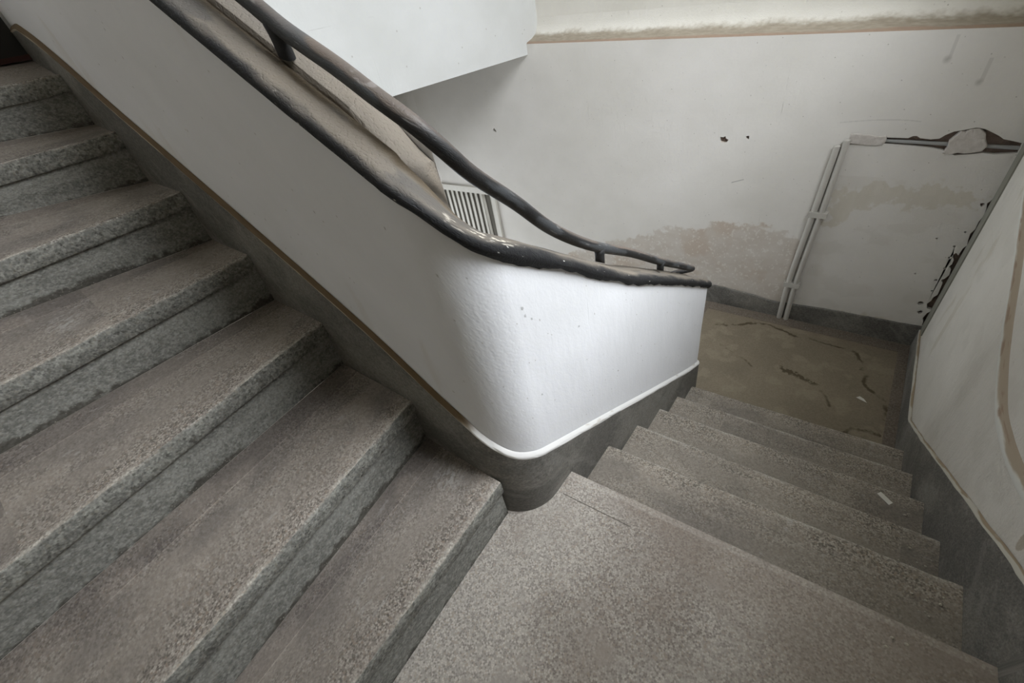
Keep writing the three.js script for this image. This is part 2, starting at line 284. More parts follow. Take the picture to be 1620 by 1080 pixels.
{ // mortar dabs over the chased conduit, and the filled start of the chase
  const lump = (pts, h, seed) => { const sh = new THREE.Shape(); pts.forEach(([x, y], i) => (i ? sh.lineTo(x, y) : sh.moveTo(x, y))); sh.closePath(); const g = new THREE.ExtrudeGeometry(sh, { depth: 0.02 + h, bevelEnabled: true, bevelSize: 0.006, bevelThickness: 0.006, bevelSegments: 2 }); g.translate(0, 0, ZF - 0.02); return planarUV(g); };
  const m = std({ map: tex(256, 256, 0.3, 0.3, 0, 0, (x, y) => { const a = fbm(x * 50, y * 50, 71, 5); return mix3([188, 180, 172], [216, 210, 203], a); }), bumpMap: uvBump(bumpPlaster, 0.25, 0.25), bumpScale: 0.008 });
  mesh('mortar_patch', lump([[0.745, 0.306], [0.757, 0.325], [0.772, 0.322], [0.785, 0.334], [0.81, 0.336], [0.835, 0.318], [0.845, 0.29], [0.858, 0.268], [0.85, 0.25], [0.835, 0.245], [0.80, 0.238], [0.775, 0.242], [0.75, 0.232], [0.728, 0.236], [0.737, 0.26], [0.733, 0.285]], 0.004, 1), m, wallFarLower);
  mesh('mortar_patch', lump([[0.345, 0.31], [0.38, 0.308], [0.42, 0.304], [0.45, 0.298], [0.485, 0.30], [0.488, 0.285], [0.482, 0.266], [0.45, 0.262], [0.41, 0.266], [0.37, 0.268], [0.345, 0.27]], 0.000, 2), m, wallFarLower);
}
const conduitGrey = std({ color: 0x9a9a98, roughness: 0.5 });
{ const t = thing('conduit_pipe', 'thin grey conduit running level in the broken chase of the far wall', 'pipe');
  const g = new THREE.CylinderGeometry(0.0085, 0.0085, 0.50, 14); g.rotateZ(Math.PI / 2 - 0.045); g.translate(0.725, 0.27, ZF - 0.0105); mesh('pipe', g, conduitGrey, t); }
// two painted vertical pipes
const pipeMat = std({ map: tex(256, 1024, 0.2, 1.3, 0, -1, (x, y) => plasterCol(x * 4, y, 91, [184, 180, 172])), roughness: 0.6 });
function wallPipe(x0, x1, top, label) {
  const t = thing('wall_pipe', label, 'pipe');
  const c = new THREE.CatmullRomCurve3([new THREE.Vector3(x1, YL, ZF + 0.021), new THREE.Vector3(x1, -0.6, ZF + 0.021), new THREE.Vector3(mix(x1, x0, 0.6), -0.1, ZF + 0.02), new THREE.Vector3(x0, top, ZF + 0.018)]);
  mesh('pipe', new THREE.TubeGeometry(c, 40, 0.0155, 16, false), pipeMat, t);
  const cap = new THREE.SphereGeometry(0.0155, 14, 8); cap.scale(1, 0.5, 1); cap.translate(x0, top, ZF + 0.018); mesh('end_cap', cap, pipeMat, t);
  return t;
}
const pipeA = wallPipe(0.299, 0.252, 0.255, 'left one of two white painted pipes running up the far wall');
const pipeB = wallPipe(0.334, 0.293, 0.285, 'right one of two white painted pipes, reaching up to the chased conduit');
for (const y of [-0.125, -0.62]) { const x = y > -0.3 ? 0.303 : 0.272; const g = box(x - 0.045, x + 0.045, y - 0.016, y + 0.016, ZF + 0.0005, ZF + 0.040); mesh('clamp', g, pipeMat, pipeB); }

// far baseboard
{ const rows = [], r = interp([[-0.6, -0.93], [-0.28, -0.768], [-0.20, -0.758], [0, -0.765], [0.2, -0.785], [0.3, -0.778], [0.6, -0.762], [0.98, -0.755]]);
  for (let i = 0; i <= 60; i++) { const x = mix(-0.6, XR, i / 60), y = r(x) + (fbm(x * 25, 2, 9, 3) - 0.5) * 0.008, b = Math.min(y - 0.01, x < -0.28 ? YL - 0.4 : YL); rows.push([{ p: [x, b, ZF + SK], uv: [x + 1, 0] }, { p: [x, y - 0.004, ZF + SK], uv: [x + 1, 0.14] }, { p: [x, y, ZF + SK - 0.004], uv: [x + 1, 0.145] }, { p: [x, y, ZF], uv: [x + 1, 0.155] }]); }
  struct('baseboard_far', grid(rows), darkSkirt(27)); }

// right wall: thick lower layer with a sweeping ledge, thinner upper wall with the window
const ledgeR = interp([[-2.66, 0.45], [-1.997, 0.224], [-1.6, 0.125], [-1.369, 0.057], [-1.18, 0.018], [-1.018, 0.004], [-0.88, 0.025], [-0.748, 0.062], [-0.628, 0.11], [0.25, 0.64], [0.6, 0.80], [1.5, 0.80]]);
const rightMat = std({ map: tex(1024, 1024, 3.2, 2.4, -2.7, -1.1, (z, y) => {
  let c = plasterCol(z, y, 101, [206, 202, 193]);
  c = mix3(c, [176, 168, 150], sstep(0.60, 0.72, fbm(z * 16, y * 4, 103, 4)) * sstep(0.15, 0.1, Math.abs(z + 2.1)) * 0.4);
  c = mix3(c, [190, 186, 176], sstep(0.55, 0.7, fbm(z * 9, y * 9, 105, 4)) * 0.3);
  if (Math.hypot((z + 0.52) / 0.02, (y - 0.1) / 0.05) < 1) c = mix3(c, [150, 136, 116], 0.55);
  return c;
}), bumpMap: bumpPlaster, bumpScale: 0.008, roughness: 0.9 });
{ // upper, structural part
  const sh = new THREE.Shape(); sh.moveTo(-ZB - 0.2, BOT); sh.lineTo(2.9, BOT); sh.lineTo(2.9, CEIL); sh.lineTo(-ZB - 0.2, CEIL); sh.closePath();
  const p = new THREE.Path(); p.moveTo(-WIN.z1, WIN.y0); p.lineTo(-WIN.z0, WIN.y0); p.lineTo(-WIN.z0, WIN.y1); p.lineTo(-WIN.z1, WIN.y1); p.closePath(); sh.holes.push(p);
  const g = new THREE.ExtrudeGeometry(sh, { depth: 0.28, bevelEnabled: false }); g.rotateY(Math.PI / 2); g.translate(XR + 0.012, 0, 0);
  struct('wall_right', planarUV(g), rightMat);
  const pts = []; for (let i = 0; i <= 80; i++) { const z = mix(-2.655, ZB, i / 80); pts.push([z, ledgeR(z)]); }
  const s2 = new THREE.Shape(); s2.moveTo(2.655, BOT); pts.forEach(([z, y]) => s2.lineTo(-z, y)); s2.lineTo(-ZB, BOT); s2.closePath();
  const g2 = new THREE.ExtrudeGeometry(s2, { depth: 0.012, bevelEnabled: false, curveSegments: 4 }); g2.rotateY(Math.PI / 2); g2.translate(XR, 0, 0);
  const low = struct('wall_right_lower', planarUV(g2), rightMat);
  const rows = []; for (let i = 0; i <= 160; i++) { const z = mix(-2.655, ZB, i / 160), y = ledgeR(z), w = (fbm(z * 11, 4, 44, 3) - 0.5) * 0.006; rows.push([[-0.0015, -0.02], [-0.003, -0.004], [0.002, 0.004 + w], [0.006, 0.007 + w], [0.010, 0.010 + w], [0.0125, 0.02]].map(([dx, dy], k) => ({ p: [XR + dx, y + dy, z], uv: [z, k * 0.012] }))); }
  mesh('ledge', grid(rows, 1.2), std({ map: tex(1024, 64, 4.2, 0.06, -2.7, 0, (z, y) => { const n = fbm(z * 10, y * 60, 111, 4) - 0.5; let c = mix3([206, 205, 198], [164, 150, 132], sstep(0.012, 0.022, y + n * 0.02)); return mix3(c, [146, 126, 110], sstep(0.55, 0.7, fbm(z * 14, y * 60, 113, 4)) * sstep(0.01, 0.02, y)); }) }), low);
  const strip = box(XR - 0.006, XR + 0.001, -0.76, 0.42, ZF - 0.004, ZF + 0.09); mesh('corner_shade_strip', strip, std({ map: tex(64, 512, 0.1, 1.3, -2.5, -0.8, (x, y) => plasterCol(x * 3, y, 121, [128, 126, 115])) }), low);  // darker strip puts the shading along the wall corner into colour
}
// right skirting: level along the lower landing, rising with the flight
{
  const r = interp([[-2.5, -0.775], [-2.0, -0.765], [-1.70, -0.755], [-1.62, -0.71], [-1.021, -0.312], [-0.666, -0.071], [-0.446, 0.077], [-0.26, 0.17], [0.0, 0.19], [1.5, 0.19]]);
  const rows = [], led = []; for (let i = 0; i <= 140; i++) { const z = mix(ZF + SK, ZB, i / 140), y = r(z) + (fbm(z * 16, 5, 12, 3) - 0.5) * 0.008; const b = z < -1.45 ? YL : z < -0.26 ? Math.max(YL, -0.32 + (z + 0.26) * 0.61) : 0.0;
    rows.push([{ p: [XR - SK, b, z], uv: [z + 3, 0] }, { p: [XR - SK, y - 0.006, z], uv: [z + 3, y - b] }]);
    led.push([{ p: [XR - SK, y - 0.007, z], uv: [z, 0] }, { p: [XR - SK + 0.001, y, z], uv: [z, 0.008] }, { p: [XR - 0.001, y + 0.004, z], uv: [z, 0.018] }]); }
  const sk = struct('baseboard_right', grid(rows), baseMat);
  mesh('ledge', grid(led, 1.2), std({ map: tex(1024, 32, 4.2, 0.024, -2.7, 0, (z, y) => { const n = fbm(z * 12, y * 90, 131, 4) - 0.5; return mix3([188, 184, 172], [150, 134, 112], sstep(0.010, 0.015, y + n * 0.02)); }) }), sk);
}
// windows
function windowUnit(n, x, { y0, y1, z0, z1 }) {
  const w = new THREE.Group(); w.name = 'window_' + n; w.userData = { kind: 'structure' }; scene.add(w); w.position.set(x, 0, 0);
  const fm = std({ color: 0xc9c9c4, roughness: 0.5 }), f = 0.05;
  for (const b of [[y0, y0 + f, z0, z1], [y1 - f, y1, z0, z1], [y0 + f, y1 - f, z0, z0 + f], [y0 + f, y1 - f, z1 - f, z1]]) mesh('frame_bar', box(-0.025, 0.025, b[0], b[1], b[2], b[3]), fm, w);
  const zm = (z0 + z1) / 2; mesh('mullion', box(-0.02, 0.02, y0 + f, y1 - f, zm - 0.02, zm + 0.02), fm, w);
  for (const [a, b] of [[z0 + f, zm - 0.02], [zm + 0.02, z1 - f]]) mesh('pane', box(-0.003, 0.003, y0 + f, y1 - f, a, b), new THREE.MeshPhysicalMaterial({ color: 0xffffff, transmission: 1, thickness: 0, roughness: 0.02, ior: 1.5 }), w);
}
windowUnit(1, 1.235, WIN);
windowUnit(2, -3.50, WIN2);  // added window, out of view, framing the extra fill light

// ------------------------------------------------------------------ near flight (rising to the left)
const NX = [[-0.062, 0.05], [-0.349, 0.15], [-0.676, 0.135], [-0.957, 0.05], [-1.213, -0.03], [-1.50, -0.10], [-1.690, 0.02]];   // nose line of each step: x = a + b z
const FALL = [[0, 0], [0, 0.02], [0, 0.045], [0.004, 0.07], [0.01, 0.09], [0.02, 0.08], [0.055, 0.02]];   // worn treads fall a little towards the nose
const fall = (k, z) => (k < 0 ? 0 : FALL[k][0] + FALL[k][1] * Math.min(z, 0.8));
const Z0 = SK + 0.0005, Z1 = ZB - 0.001;
function prism(prof, line, up, back, seed, chipAmp) { // prof: [inward, y, v]; line(t) gives {o, dir(in)} along the nose
  const rows = [], N = 90;
  for (let i = 0; i <= N; i++) {
    const t = i / N, { o, inn, u } = line(t);
    const c = chipAmp * Math.max(0, fbm(u * 18, 1, seed, 5) - 0.5);
    rows.push(prof.map(([d, y, v, k]) => { const dd = d === 'back' ? back(t) : d + (k || 0) * c; return { p: [o[0] + inn[0] * dd, o[1] + y - (k || 0) * c * 0.6 + (up && d === 'back' && y === 0 ? up(t) : 0), o[2] + inn[2] * dd], uv: [u, v] }; }));
  }
  const g = grid(rows, 0.9);
  const cap = (r, flip) => { const pts = r.map((q) => q.p), pos = [], uv = [], idx = []; pts.forEach((p, i) => { pos.push(...p); uv.push(r[i].uv[0] + 0.01, 0.02); }); for (let i = 1; i < pts.length - 1; i++) idx.push(0, flip ? i : i + 1, flip ? i + 1 : i); return geoFrom(pos, uv, idx, 0.6); };
  return mergeGeometries([g, cap(rows[0], true), cap(rows[N], false)]);
}
const noseProf = (th, depthV) => [['back', -th, 0], [0.004, -th, 0], [0, -th + 0.006, 0.004], [0, -0.008, 0.043, 0.6], [0.0015, -0.002, 0.049, 1], [0.006, 0, 0.054, 1], [0.05, 0, 0.10, 0.2], ['back', 0, depthV]];
const flightA = thing('stair_flight', 'terrazzo stair flight rising to the left beside the shaded parapet', 'staircase', [0, 0, 0]);
NX.forEach(([a, b], k) => {
  const y = (k + 1) * H1, nxt = NX[k + 1];
  const xb = (z) => (nxt ? nxt[0] + nxt[1] * z - 0.014 : -1.95 + 0.0005);     // the tread runs under the next riser
  const line = (t) => { const z = mix(Z0, Z1, t); return { o: [a + b * z, y, z], inn: [-1, 0, 0], u: z + k * 0.37 }; };
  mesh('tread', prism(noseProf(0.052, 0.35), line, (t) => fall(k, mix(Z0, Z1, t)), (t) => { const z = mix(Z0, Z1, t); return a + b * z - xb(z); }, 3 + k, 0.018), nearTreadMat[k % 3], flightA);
  const rows = [];
  for (const z of [Z0, 0.4, 0.8, Z1]) { const lo = k * H1 + fall(k - 1, z), x = a + b * z - 0.014; rows.push([{ p: [x - 0.03, lo + 0.0005, z], uv: [z + k * 0.5, 0] }, { p: [x, lo + 0.0005, z], uv: [z + k * 0.5, 0] }, { p: [x, y - 0.0525, z], uv: [z + k * 0.5, H1 - 0.052] }, { p: [x - 0.03, y - 0.0525, z], uv: [z + k * 0.5, H1 - 0.052] }]); }
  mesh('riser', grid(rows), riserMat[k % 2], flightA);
});

// ------------------------------------------------------------------ mid landing and the flight going down
const PZ = [[-0.205, -0.056], [-0.448, -0.062], [-0.693, -0.034], [-0.943, -0.03], [-1.187, -0.03], [-1.433, -0.04]];    // nose line: z = a + b x
const PX0 = SK + 0.0005, PX1 = XR - SK - 0.0005;
{ // landing slab, cut round the foot of the parapet
  const sh = new THREE.Shape(), th = 0.12;
  const arc = []; for (let i = 0; i <= 12; i++) { const t = mix(10, 90, i / 12) * Math.PI / 180; arc.push([-0.12 + 0.1325 * Math.sin(t), -0.12 + 0.1325 * Math.cos(t)]); }
  sh.moveTo(-0.098, -ZB); sh.lineTo(PX1, -ZB); sh.lineTo(PX1, -(PZ[0][0] + PZ[0][1] * PX1)); sh.lineTo(PX0, -(PZ[0][0] + PZ[0][1] * PX0));
  arc.reverse().forEach(([x, z]) => sh.lineTo(x, -z)); sh.lineTo(-0.098, -0.012); sh.closePath();
  const g = new THREE.ExtrudeGeometry(sh, { depth: th - 0.006, bevelEnabled: true, bevelSize: 0.0, bevelThickness: 0.006, bevelSegments: 2 }); g.rotateX(-Math.PI / 2);
  g.computeBoundingBox(); g.translate(0, -g.boundingBox.max.y, 0);
  struct('floor', planarUV(g), landingMat);
}
const flightB = thing('stair_flight', 'terrazzo stair flight going down to the right along the white parapet face', 'staircase', [0, 0, 0]);
PZ.forEach(([a, b], k) => {
  const y = -k * H2;
  if (k > 0) {
    const pa = PZ[k - 1];
    const line = (t) => { const x = mix(PX1, PX0, t); return { o: [x, y, a + b * x], inn: [0, 0, 1], u: x + k * 0.31 }; };
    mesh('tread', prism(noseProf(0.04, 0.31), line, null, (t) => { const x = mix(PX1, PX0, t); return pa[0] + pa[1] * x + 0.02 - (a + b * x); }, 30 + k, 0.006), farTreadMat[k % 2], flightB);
  }
  const top = k ? y - 0.0405 : -0.1205, bot = k === 5 ? YL + 0.0005 : y - H2 + 0.0005, rows = [];
  for (const x of [PX0, PX1]) { const z = a + b * x + 0.012; rows.push([{ p: [x, bot, z + 0.03], uv: [x + k * 0.4, 0] }, { p: [x, bot, z], uv: [x + k * 0.4, 0] }, { p: [x, top, z], uv: [x + k * 0.4, 0.11] }, { p: [x, top, z + 0.03], uv: [x + k * 0.4, 0.11] }]); }
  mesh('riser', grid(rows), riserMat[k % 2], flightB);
});
// lower landing: border slab with an inset olive screed panel
const borderMat = std({ map: tex(1024, 1024, 1.4, 1.3, -0.35, -2.55, (x, z) => terr(x, z, 17, mix3([128, 117, 104], [108, 99, 90], fbm(x * 7, z * 7, 19, 4)), 0.5)), bumpMap: bumpTerr, bumpScale: 0.001 });
{
  const z1 = -1.43;
  const lower = struct('floor_lower', box(-0.30, XR - SK - 0.0005, YL - 0.14, YL - 0.003, ZF + SK + 0.0005, z1), borderMat);
  const PAN = [[-0.205, -2.392], [0.905, -2.362], [0.912, -1.60], [0.0, -1.55]];
  for (const b of [[-0.30, XR - SK - 0.0006, ZF + SK + 0.0006, -2.395], [0.915, XR - SK - 0.0006, -2.394, z1], [-0.30, -0.205, -2.394, -1.53]]) mesh('border_strip', box(b[0], b[1], YL - 0.0029, YL, b[2], b[3]), borderMat, lower);
  const cracks = [
    [0.009, [[-0.115, -2.233], [-0.023, -2.243], [0.063, -2.307], [0.15, -2.363], [0.211, -2.36], [0.312, -2.345], [0.374, -2.315], [0.463, -2.329], [0.537, -2.308], [0.606, -2.3], [0.656, -2.304], [0.712, -2.298], [0.753, -2.228], [0.787, -2.196], [0.766, -2.142], [0.804, -2.132], [0.784, -2.05], [0.804, -2.004], [0.851, -1.973], [0.897, -1.934], [0.902, -1.828], [0.896, -1.775]]],
    [0.022, [[0.379, -1.962], [0.432, -1.958], [0.505, -1.928], [0.574, -1.905]]],
    [0.004, [[0.002, -2.027], [0.117, -1.977], [0.184, -1.942], [0.233, -1.901]]],
    [0.016, [[0.758, -1.595], [0.792, -1.644], [0.845, -1.659], [0.898, -1.657]]],
    [0.0035, [[0.576, -1.895], [0.632, -1.839], [0.659, -1.772]]]];
  const m = std({ roughness: 0.85, bumpMap: bumpTerr, bumpScale: 0.001, map: tex(1024, 1024, 1.15, 0.98, -0.21, -2.4, (x, z) => {
    let c = mix3([142, 131, 112], [124, 114, 97], fbm(x * 6, z * 6, 141, 5));
    c = mix3(c, [152, 142, 122], sstep(0.55, 0.7, fbm(x * 11, z * 11, 143, 4)) * 0.5);
    const g = (fbm(x * 170, z * 170, 145, 2) - 0.5) * 16; c = [c[0] + g, c[1] + g, c[2] + g];
    const wob = 1.5 * (fbm(x * 60, z * 60, 147, 5) - 0.5), wb2 = (fbm(x * 14, z * 14, 148, 3) - 0.5) * 0.03;
    let d = 9; for (const [w, P] of cracks) for (let i = 0; i < P.length - 1; i++) { const [ax, ay] = P[i], [bx, by] = P[i + 1], dx = bx - ax, dy = by - ay, X = x + wb2, Z = z + wb2, t = Math.max(0, Math.min(1, ((X - ax) * dx + (Z - ay) * dy) / (dx * dx + dy * dy))); d = Math.min(d, Math.hypot(X - ax - t * dx, Z - ay - t * dy) + wob * w * 1.8 - w * 0.55); }
    c = mix3(c, [66, 56, 36], sstep(0.009, -0.003, d) * 0.7 * sstep(0.30, 0.56, fbm(x * 16, z * 16, 149, 3)));
    return c;
  }) });
  mesh('screed_panel', box(-0.205, 0.915, YL - 0.0029, YL - 0.0012, -2.395, z1), m, lower);
}

// ------------------------------------------------------------------ parapet: one wall that turns with the stair
const PD = 0.115, R = 0.12, L0 = 2.06 - R, LA = R * Math.PI / 2, ZE = -1.531, R2 = 0.02;
const topNear = interp([[-2.06, 2.178], [-0.611, 1.285], [-0.324, 1.107], [-0.13, 0.99]]);
const rightTop = interp([[-1.531, -0.119], [-1.2, 0.095], [-0.9, 0.284], [-0.656, 0.434], [-0.321, 0.671], [-0.171, 0.777], [-0.12, 0.812]]);
const sOf = { arc: L0, right: L0 + LA, end: L0 + LA + (-0.12 - (ZE + R2)), leg: 0 }; sOf.leg = sOf.end + R2 * Math.PI / 2;
const stations = [];
{
  const arcTop = interp([[0, 0.982], [24, 0.945], [40, 0.908], [50, 0.884], [60, 0.862], [76, 0.834], [90, 0.812]]);
  const nearDado = interp([[-2.06, 1.378], [-1.86, 1.376], [-1.78, 1.352], [-1.313, 1.095], [-0.81, 0.813], [-0.387, 0.562], [-0.203, 0.430], [-0.12, 0.377]]);
  const arcDado = interp([[0, 0.377], [24, 0.322], [48, 0.270], [68, 0.243], [90, 0.216]]);
  const rightDado = interp([[-1.531, -0.64], [-1.483, -0.619], [-0.999, -0.331], [-0.42, 0.03], [-0.147, 0.199], [-0.12, 0.216]]);
  const S = (o, i, n, s, top, dado, base) => stations.push({ o, i, n, s, top, dado, base });
  for (let k = 0; k <= 70; k++) { const x = mix(-2.06, -0.12, k / 70), line = H1 + (-x - 0.062) * 0.615; S([x, 0], [x, -PD], [0, 1], x + 2.06, topNear(x), nearDado(x), Math.max(0, line - 0.42)); }
  for (let k = 1; k <= 20; k++) { const t = k / 20 * Math.PI / 2, deg = k / 20 * 90, n = [Math.sin(t), Math.cos(t)]; S([-R + R * n[0], -R + R * n[1]], [-R + (R - PD) * n[0], -R + (R - PD) * n[1]], n, L0 + R * t, arcTop(deg), arcDado(deg), 0); }
  for (let k = 1; k <= 90; k++) { const z = mix(-R, ZE + R2, k / 90); S([0, z], [-PD, Math.max(z, ZE + PD)], [1, 0], sOf.right + (-R - z), rightTop(z), rightDado(z), z > -0.2 ? 0 : Math.max(YL, -0.22 + (z + 0.205) * 0.61)); }
  for (let k = 1; k <= 6; k++) { const t = k / 6 * Math.PI / 2, n = [Math.cos(t), -Math.sin(t)]; S([-R2 + R2 * n[0], ZE + R2 + R2 * n[1]], [-PD, ZE + PD], n, sOf.end + R2 * t, -0.112 - 0.012 * k / 6, -0.63 - 0.01 * k / 6, YL); }
  for (let k = 1; k <= 30; k++) { const x = mix(-R2, -1.75, k / 30), d = -x - R2; S([x, ZE], [Math.min(x, -PD), ZE + PD], [0, -1], sOf.leg + d, -0.124 - 0.62 * d, -0.64 - 0.62 * Math.max(0, d - 0.2), YL - 0.62 * Math.max(0, d - 0.25) - (d > 0.25 ? 0.2 : 0)); }
}
const parapet = thing('stair_parapet', 'white plastered stair parapet with a rounded corner and black painted coping', 'parapet');
const jit = (s) => (fbm(s * 24, 1, 301, 4) - 0.5) * (s > sOf.arc ? 0.022 : 0.008);
{
  const P = (st, w, y) => [mix(st.o[0], st.i[0], w / PD), y, mix(st.o[1], st.i[1], w / PD)];
  const out = (st, d, y) => [st.o[0] + st.n[0] * d, y, st.o[1] + st.n[1] * d];
  // plaster faces
  const rows = stations.map((st) => { const a = []; const y0 = st.dado + 0.006, y1 = st.top - 0.002; for (let k = 0; k <= 6; k++) { const y = mix(y0, y1, k / 6), wv = (fbm(st.s * 5, y * 5, 311, 3) - 0.5) * 0.006 * Math.sin(k / 6 * Math.PI); a.push({ p: out(st, wv, y), uv: [st.s, y - y0] }); } return a; });
  const inner = stations.map((st) => [{ p: P(st, PD, st.top + 0.02), uv: [st.s, 0.9] }, { p: P(st, PD, st.base - 0.25), uv: [st.s, 0] }]);
  const bottoms = stations.map((st) => [{ p: P(st, PD, st.base - 0.25 + (st.base === 0 ? 0.25 : 0)), uv: [st.s, 0] }, { p: P(st, 0.002, st.base - 0.25 + (st.base === 0 ? 0.25 : 0)), uv: [st.s, 0.1] }, { p: P(st, 0.002, st.dado), uv: [st.s, 0.3] }]);
  inner.forEach((r, i) => { r[1].p[1] = bottoms[i][0].p[1]; });
  mesh('wall_body', mergeGeometries([grid(rows, 0.7), grid(inner, 0.7), grid(bottoms, 0.7)]), parapetMat, parapet);
  // dark skirting and its dusty ledge
  const tw = (s) => (fbm(s * 14, 1, 321, 3) - 0.5) * 0.006;
  const sk = stations.map((st) => [{ p: out(st, SK, st.base - (st.base === 0 ? 0 : 0.2)), uv: [st.s, st.base - 0.2] }, { p: out(st, SK, mix(st.base, st.dado, 0.5)), uv: [st.s, mix(st.base, st.dado, 0.5)] }, { p: out(st, SK, st.dado - 0.012 + tw(st.s)), uv: [st.s, st.dado] }]);
  mesh('skirting', grid(sk, 0.7), skirtMat, parapet);
  const lg = stations.map((st) => { const e = sstep(sOf.arc - 0.06, sOf.arc + 0.03, st.s); return [[SK, -0.012 + tw(st.s)], [SK + 0.0015, -0.007], [SK - 0.001, -0.003 + 0.003 * e], [0.001, 0.006 + 0.002 * e]].map(([d, y], k) => ({ p: out(st, d, st.dado + y), uv: [st.s, k * 0.006] })); });
  mesh('skirting_ledge', grid(lg, 1.2), std({ map: tex(2048, 32, 5.6, 0.02, 0, 0, (x, y) => { const e = sstep(sOf.arc - 0.04, sOf.arc + 0.02, x + (fbm(x * 30, y * 200, 331, 3) - 0.5) * 0.05), n = fbm(x * 16, y * 120, 333, 4) - 0.5; const c = mix3([176, 166, 146], [108, 90, 66], sstep(0.0065, 0.009, y + n * 0.006)); return mix3(c, mix3([226, 224, 220], [200, 194, 184], sstep(0.7, 0.85, n + 0.5)), e); }) }), parapet);
  // coping, swept along the wall
  const prof = [[0.002, -0.012, 0], [-0.010, -0.006, 0.014], [-0.018, 0.006, 0.029], [-0.018, 0.018, 0.041], [-0.012, 0.028, 0.053], [0.0, 0.034, 0.066], [0.022, 0.037, 0.088], [0.043, 0.036, 0.109], [0.047, 0.026, 0.12], [0.054, 0.025, 0.127], [0.060, 0.036, 0.14], [0.085, 0.042, 0.165], [0.108, 0.041, 0.188], [0.117, 0.034, 0.20], [0.119, 0.012, 0.222], [PD, 0.005, 0.23]];
  const cp = stations.map((st) => { const w2 = (fbm(st.s * 9, 3, 341, 3) - 0.5) * 0.006; const drop = st.s < sOf.arc ? 0.04 * sstep(sOf.arc - 0.13, sOf.arc, st.s) : 0.04 * sstep(sOf.right, sOf.arc, st.s); return prof.map(([w, y, v], k) => { const yy = st.top + y - (k > 8 ? drop : 0) + (k < 2 ? jit(st.s) * (k ? 0.4 : 1) : 0) + (k > 3 && k < 13 ? w2 : 0); return { p: w < 0 ? out(st, -w, yy) : P(st, w, yy), uv: [st.s, v] }; }); });
  const copeMap = tex(2048, 256, 5.6, 0.24, 0, 0, (x, y) => {
    const n = fbm(x * 14, y * 30, 351, 5) - 0.5, f = fbm(x * 60, y * 90, 353, 3);
    const black = mix3([20, 20, 21], [42, 42, 43], f);
    const dust = mix3([132, 122, 108], [106, 100, 92], fbm(x * 8, y * 22, 355, 4));
    const right = sstep(sOf.arc - 0.05, sOf.arc + 0.2, x);
    const lim = mix(0.050, 0.043, right);
    let c = mix3(black, dust, sstep(lim - 0.006, lim + 0.02, y + n * 0.035));
    c = mix3(c, [78, 76, 74], sstep(0.5, 0.62, fbm(x * 11, y * 26, 357, 4)) * sstep(0.05, 0.07, y) * sstep(0.115, 0.09, y) * mix(0.55, 0.4, right));
    c = mix3(c, [66, 54, 38], sstep(0.011, 0.005, Math.abs(y - 0.123) + n * 0.012) * 0.95);
    c = mix3(c, [84, 70, 50], sstep(0.125, 0.115, y) * sstep(0.090, 0.110, y + n * 0.04) * 0.75);
    if (y > 0.2) c = [206, 202, 194];
    const ch = sstep(0.56, 0.60, fbm(x * 110, y * 200, 361, 4)) * sstep(sOf.arc + 0.07, sOf.arc + 0.11, x) * sstep(sOf.arc + 0.23, sOf.arc + 0.19, x) * sstep(0.046, 0.053, y) * sstep(0.075, 0.066, y);
    c = mix3(c, [214, 206, 190], ch * 0.95);
    const ch2 = sstep(0.88, 0.90, fbm(x * 90, y * 130, 363, 2)) * sstep(0.015, 0.03, y) * sstep(0.06, 0.05, y);
    return mix3(c, [214, 210, 200], ch2);
  });
  mesh('coping', grid(cp, 0.75), std({ map: copeMap, bumpMap: uvBump(bumpTerr, 0.3, 0.3), bumpScale: 0.003, roughness: 0.8 }), parapet);
}

// third flight, going on down to the left behind the parapet
{ const f = thing('stair_flight', 'terrazzo stair flight going down along the far wall behind the parapet', 'staircase');
  for (let k = 0; k < 8; k++) { const x = -0.3005 - k * 0.27, y = YL - (k + 1) * H2; mesh('tread', box(x - 0.29, x, y - 0.04, y, ZF + 0.001, ZE - SK - 0.002), farTreadMat[k % 2], f); mesh('riser', box(x - 0.03, x, y + 0.0005, y + H2 - (k ? 0.0405 : 0.141), ZF + 0.001, ZE - SK - 0.002), riserMat[k % 2], f); } }

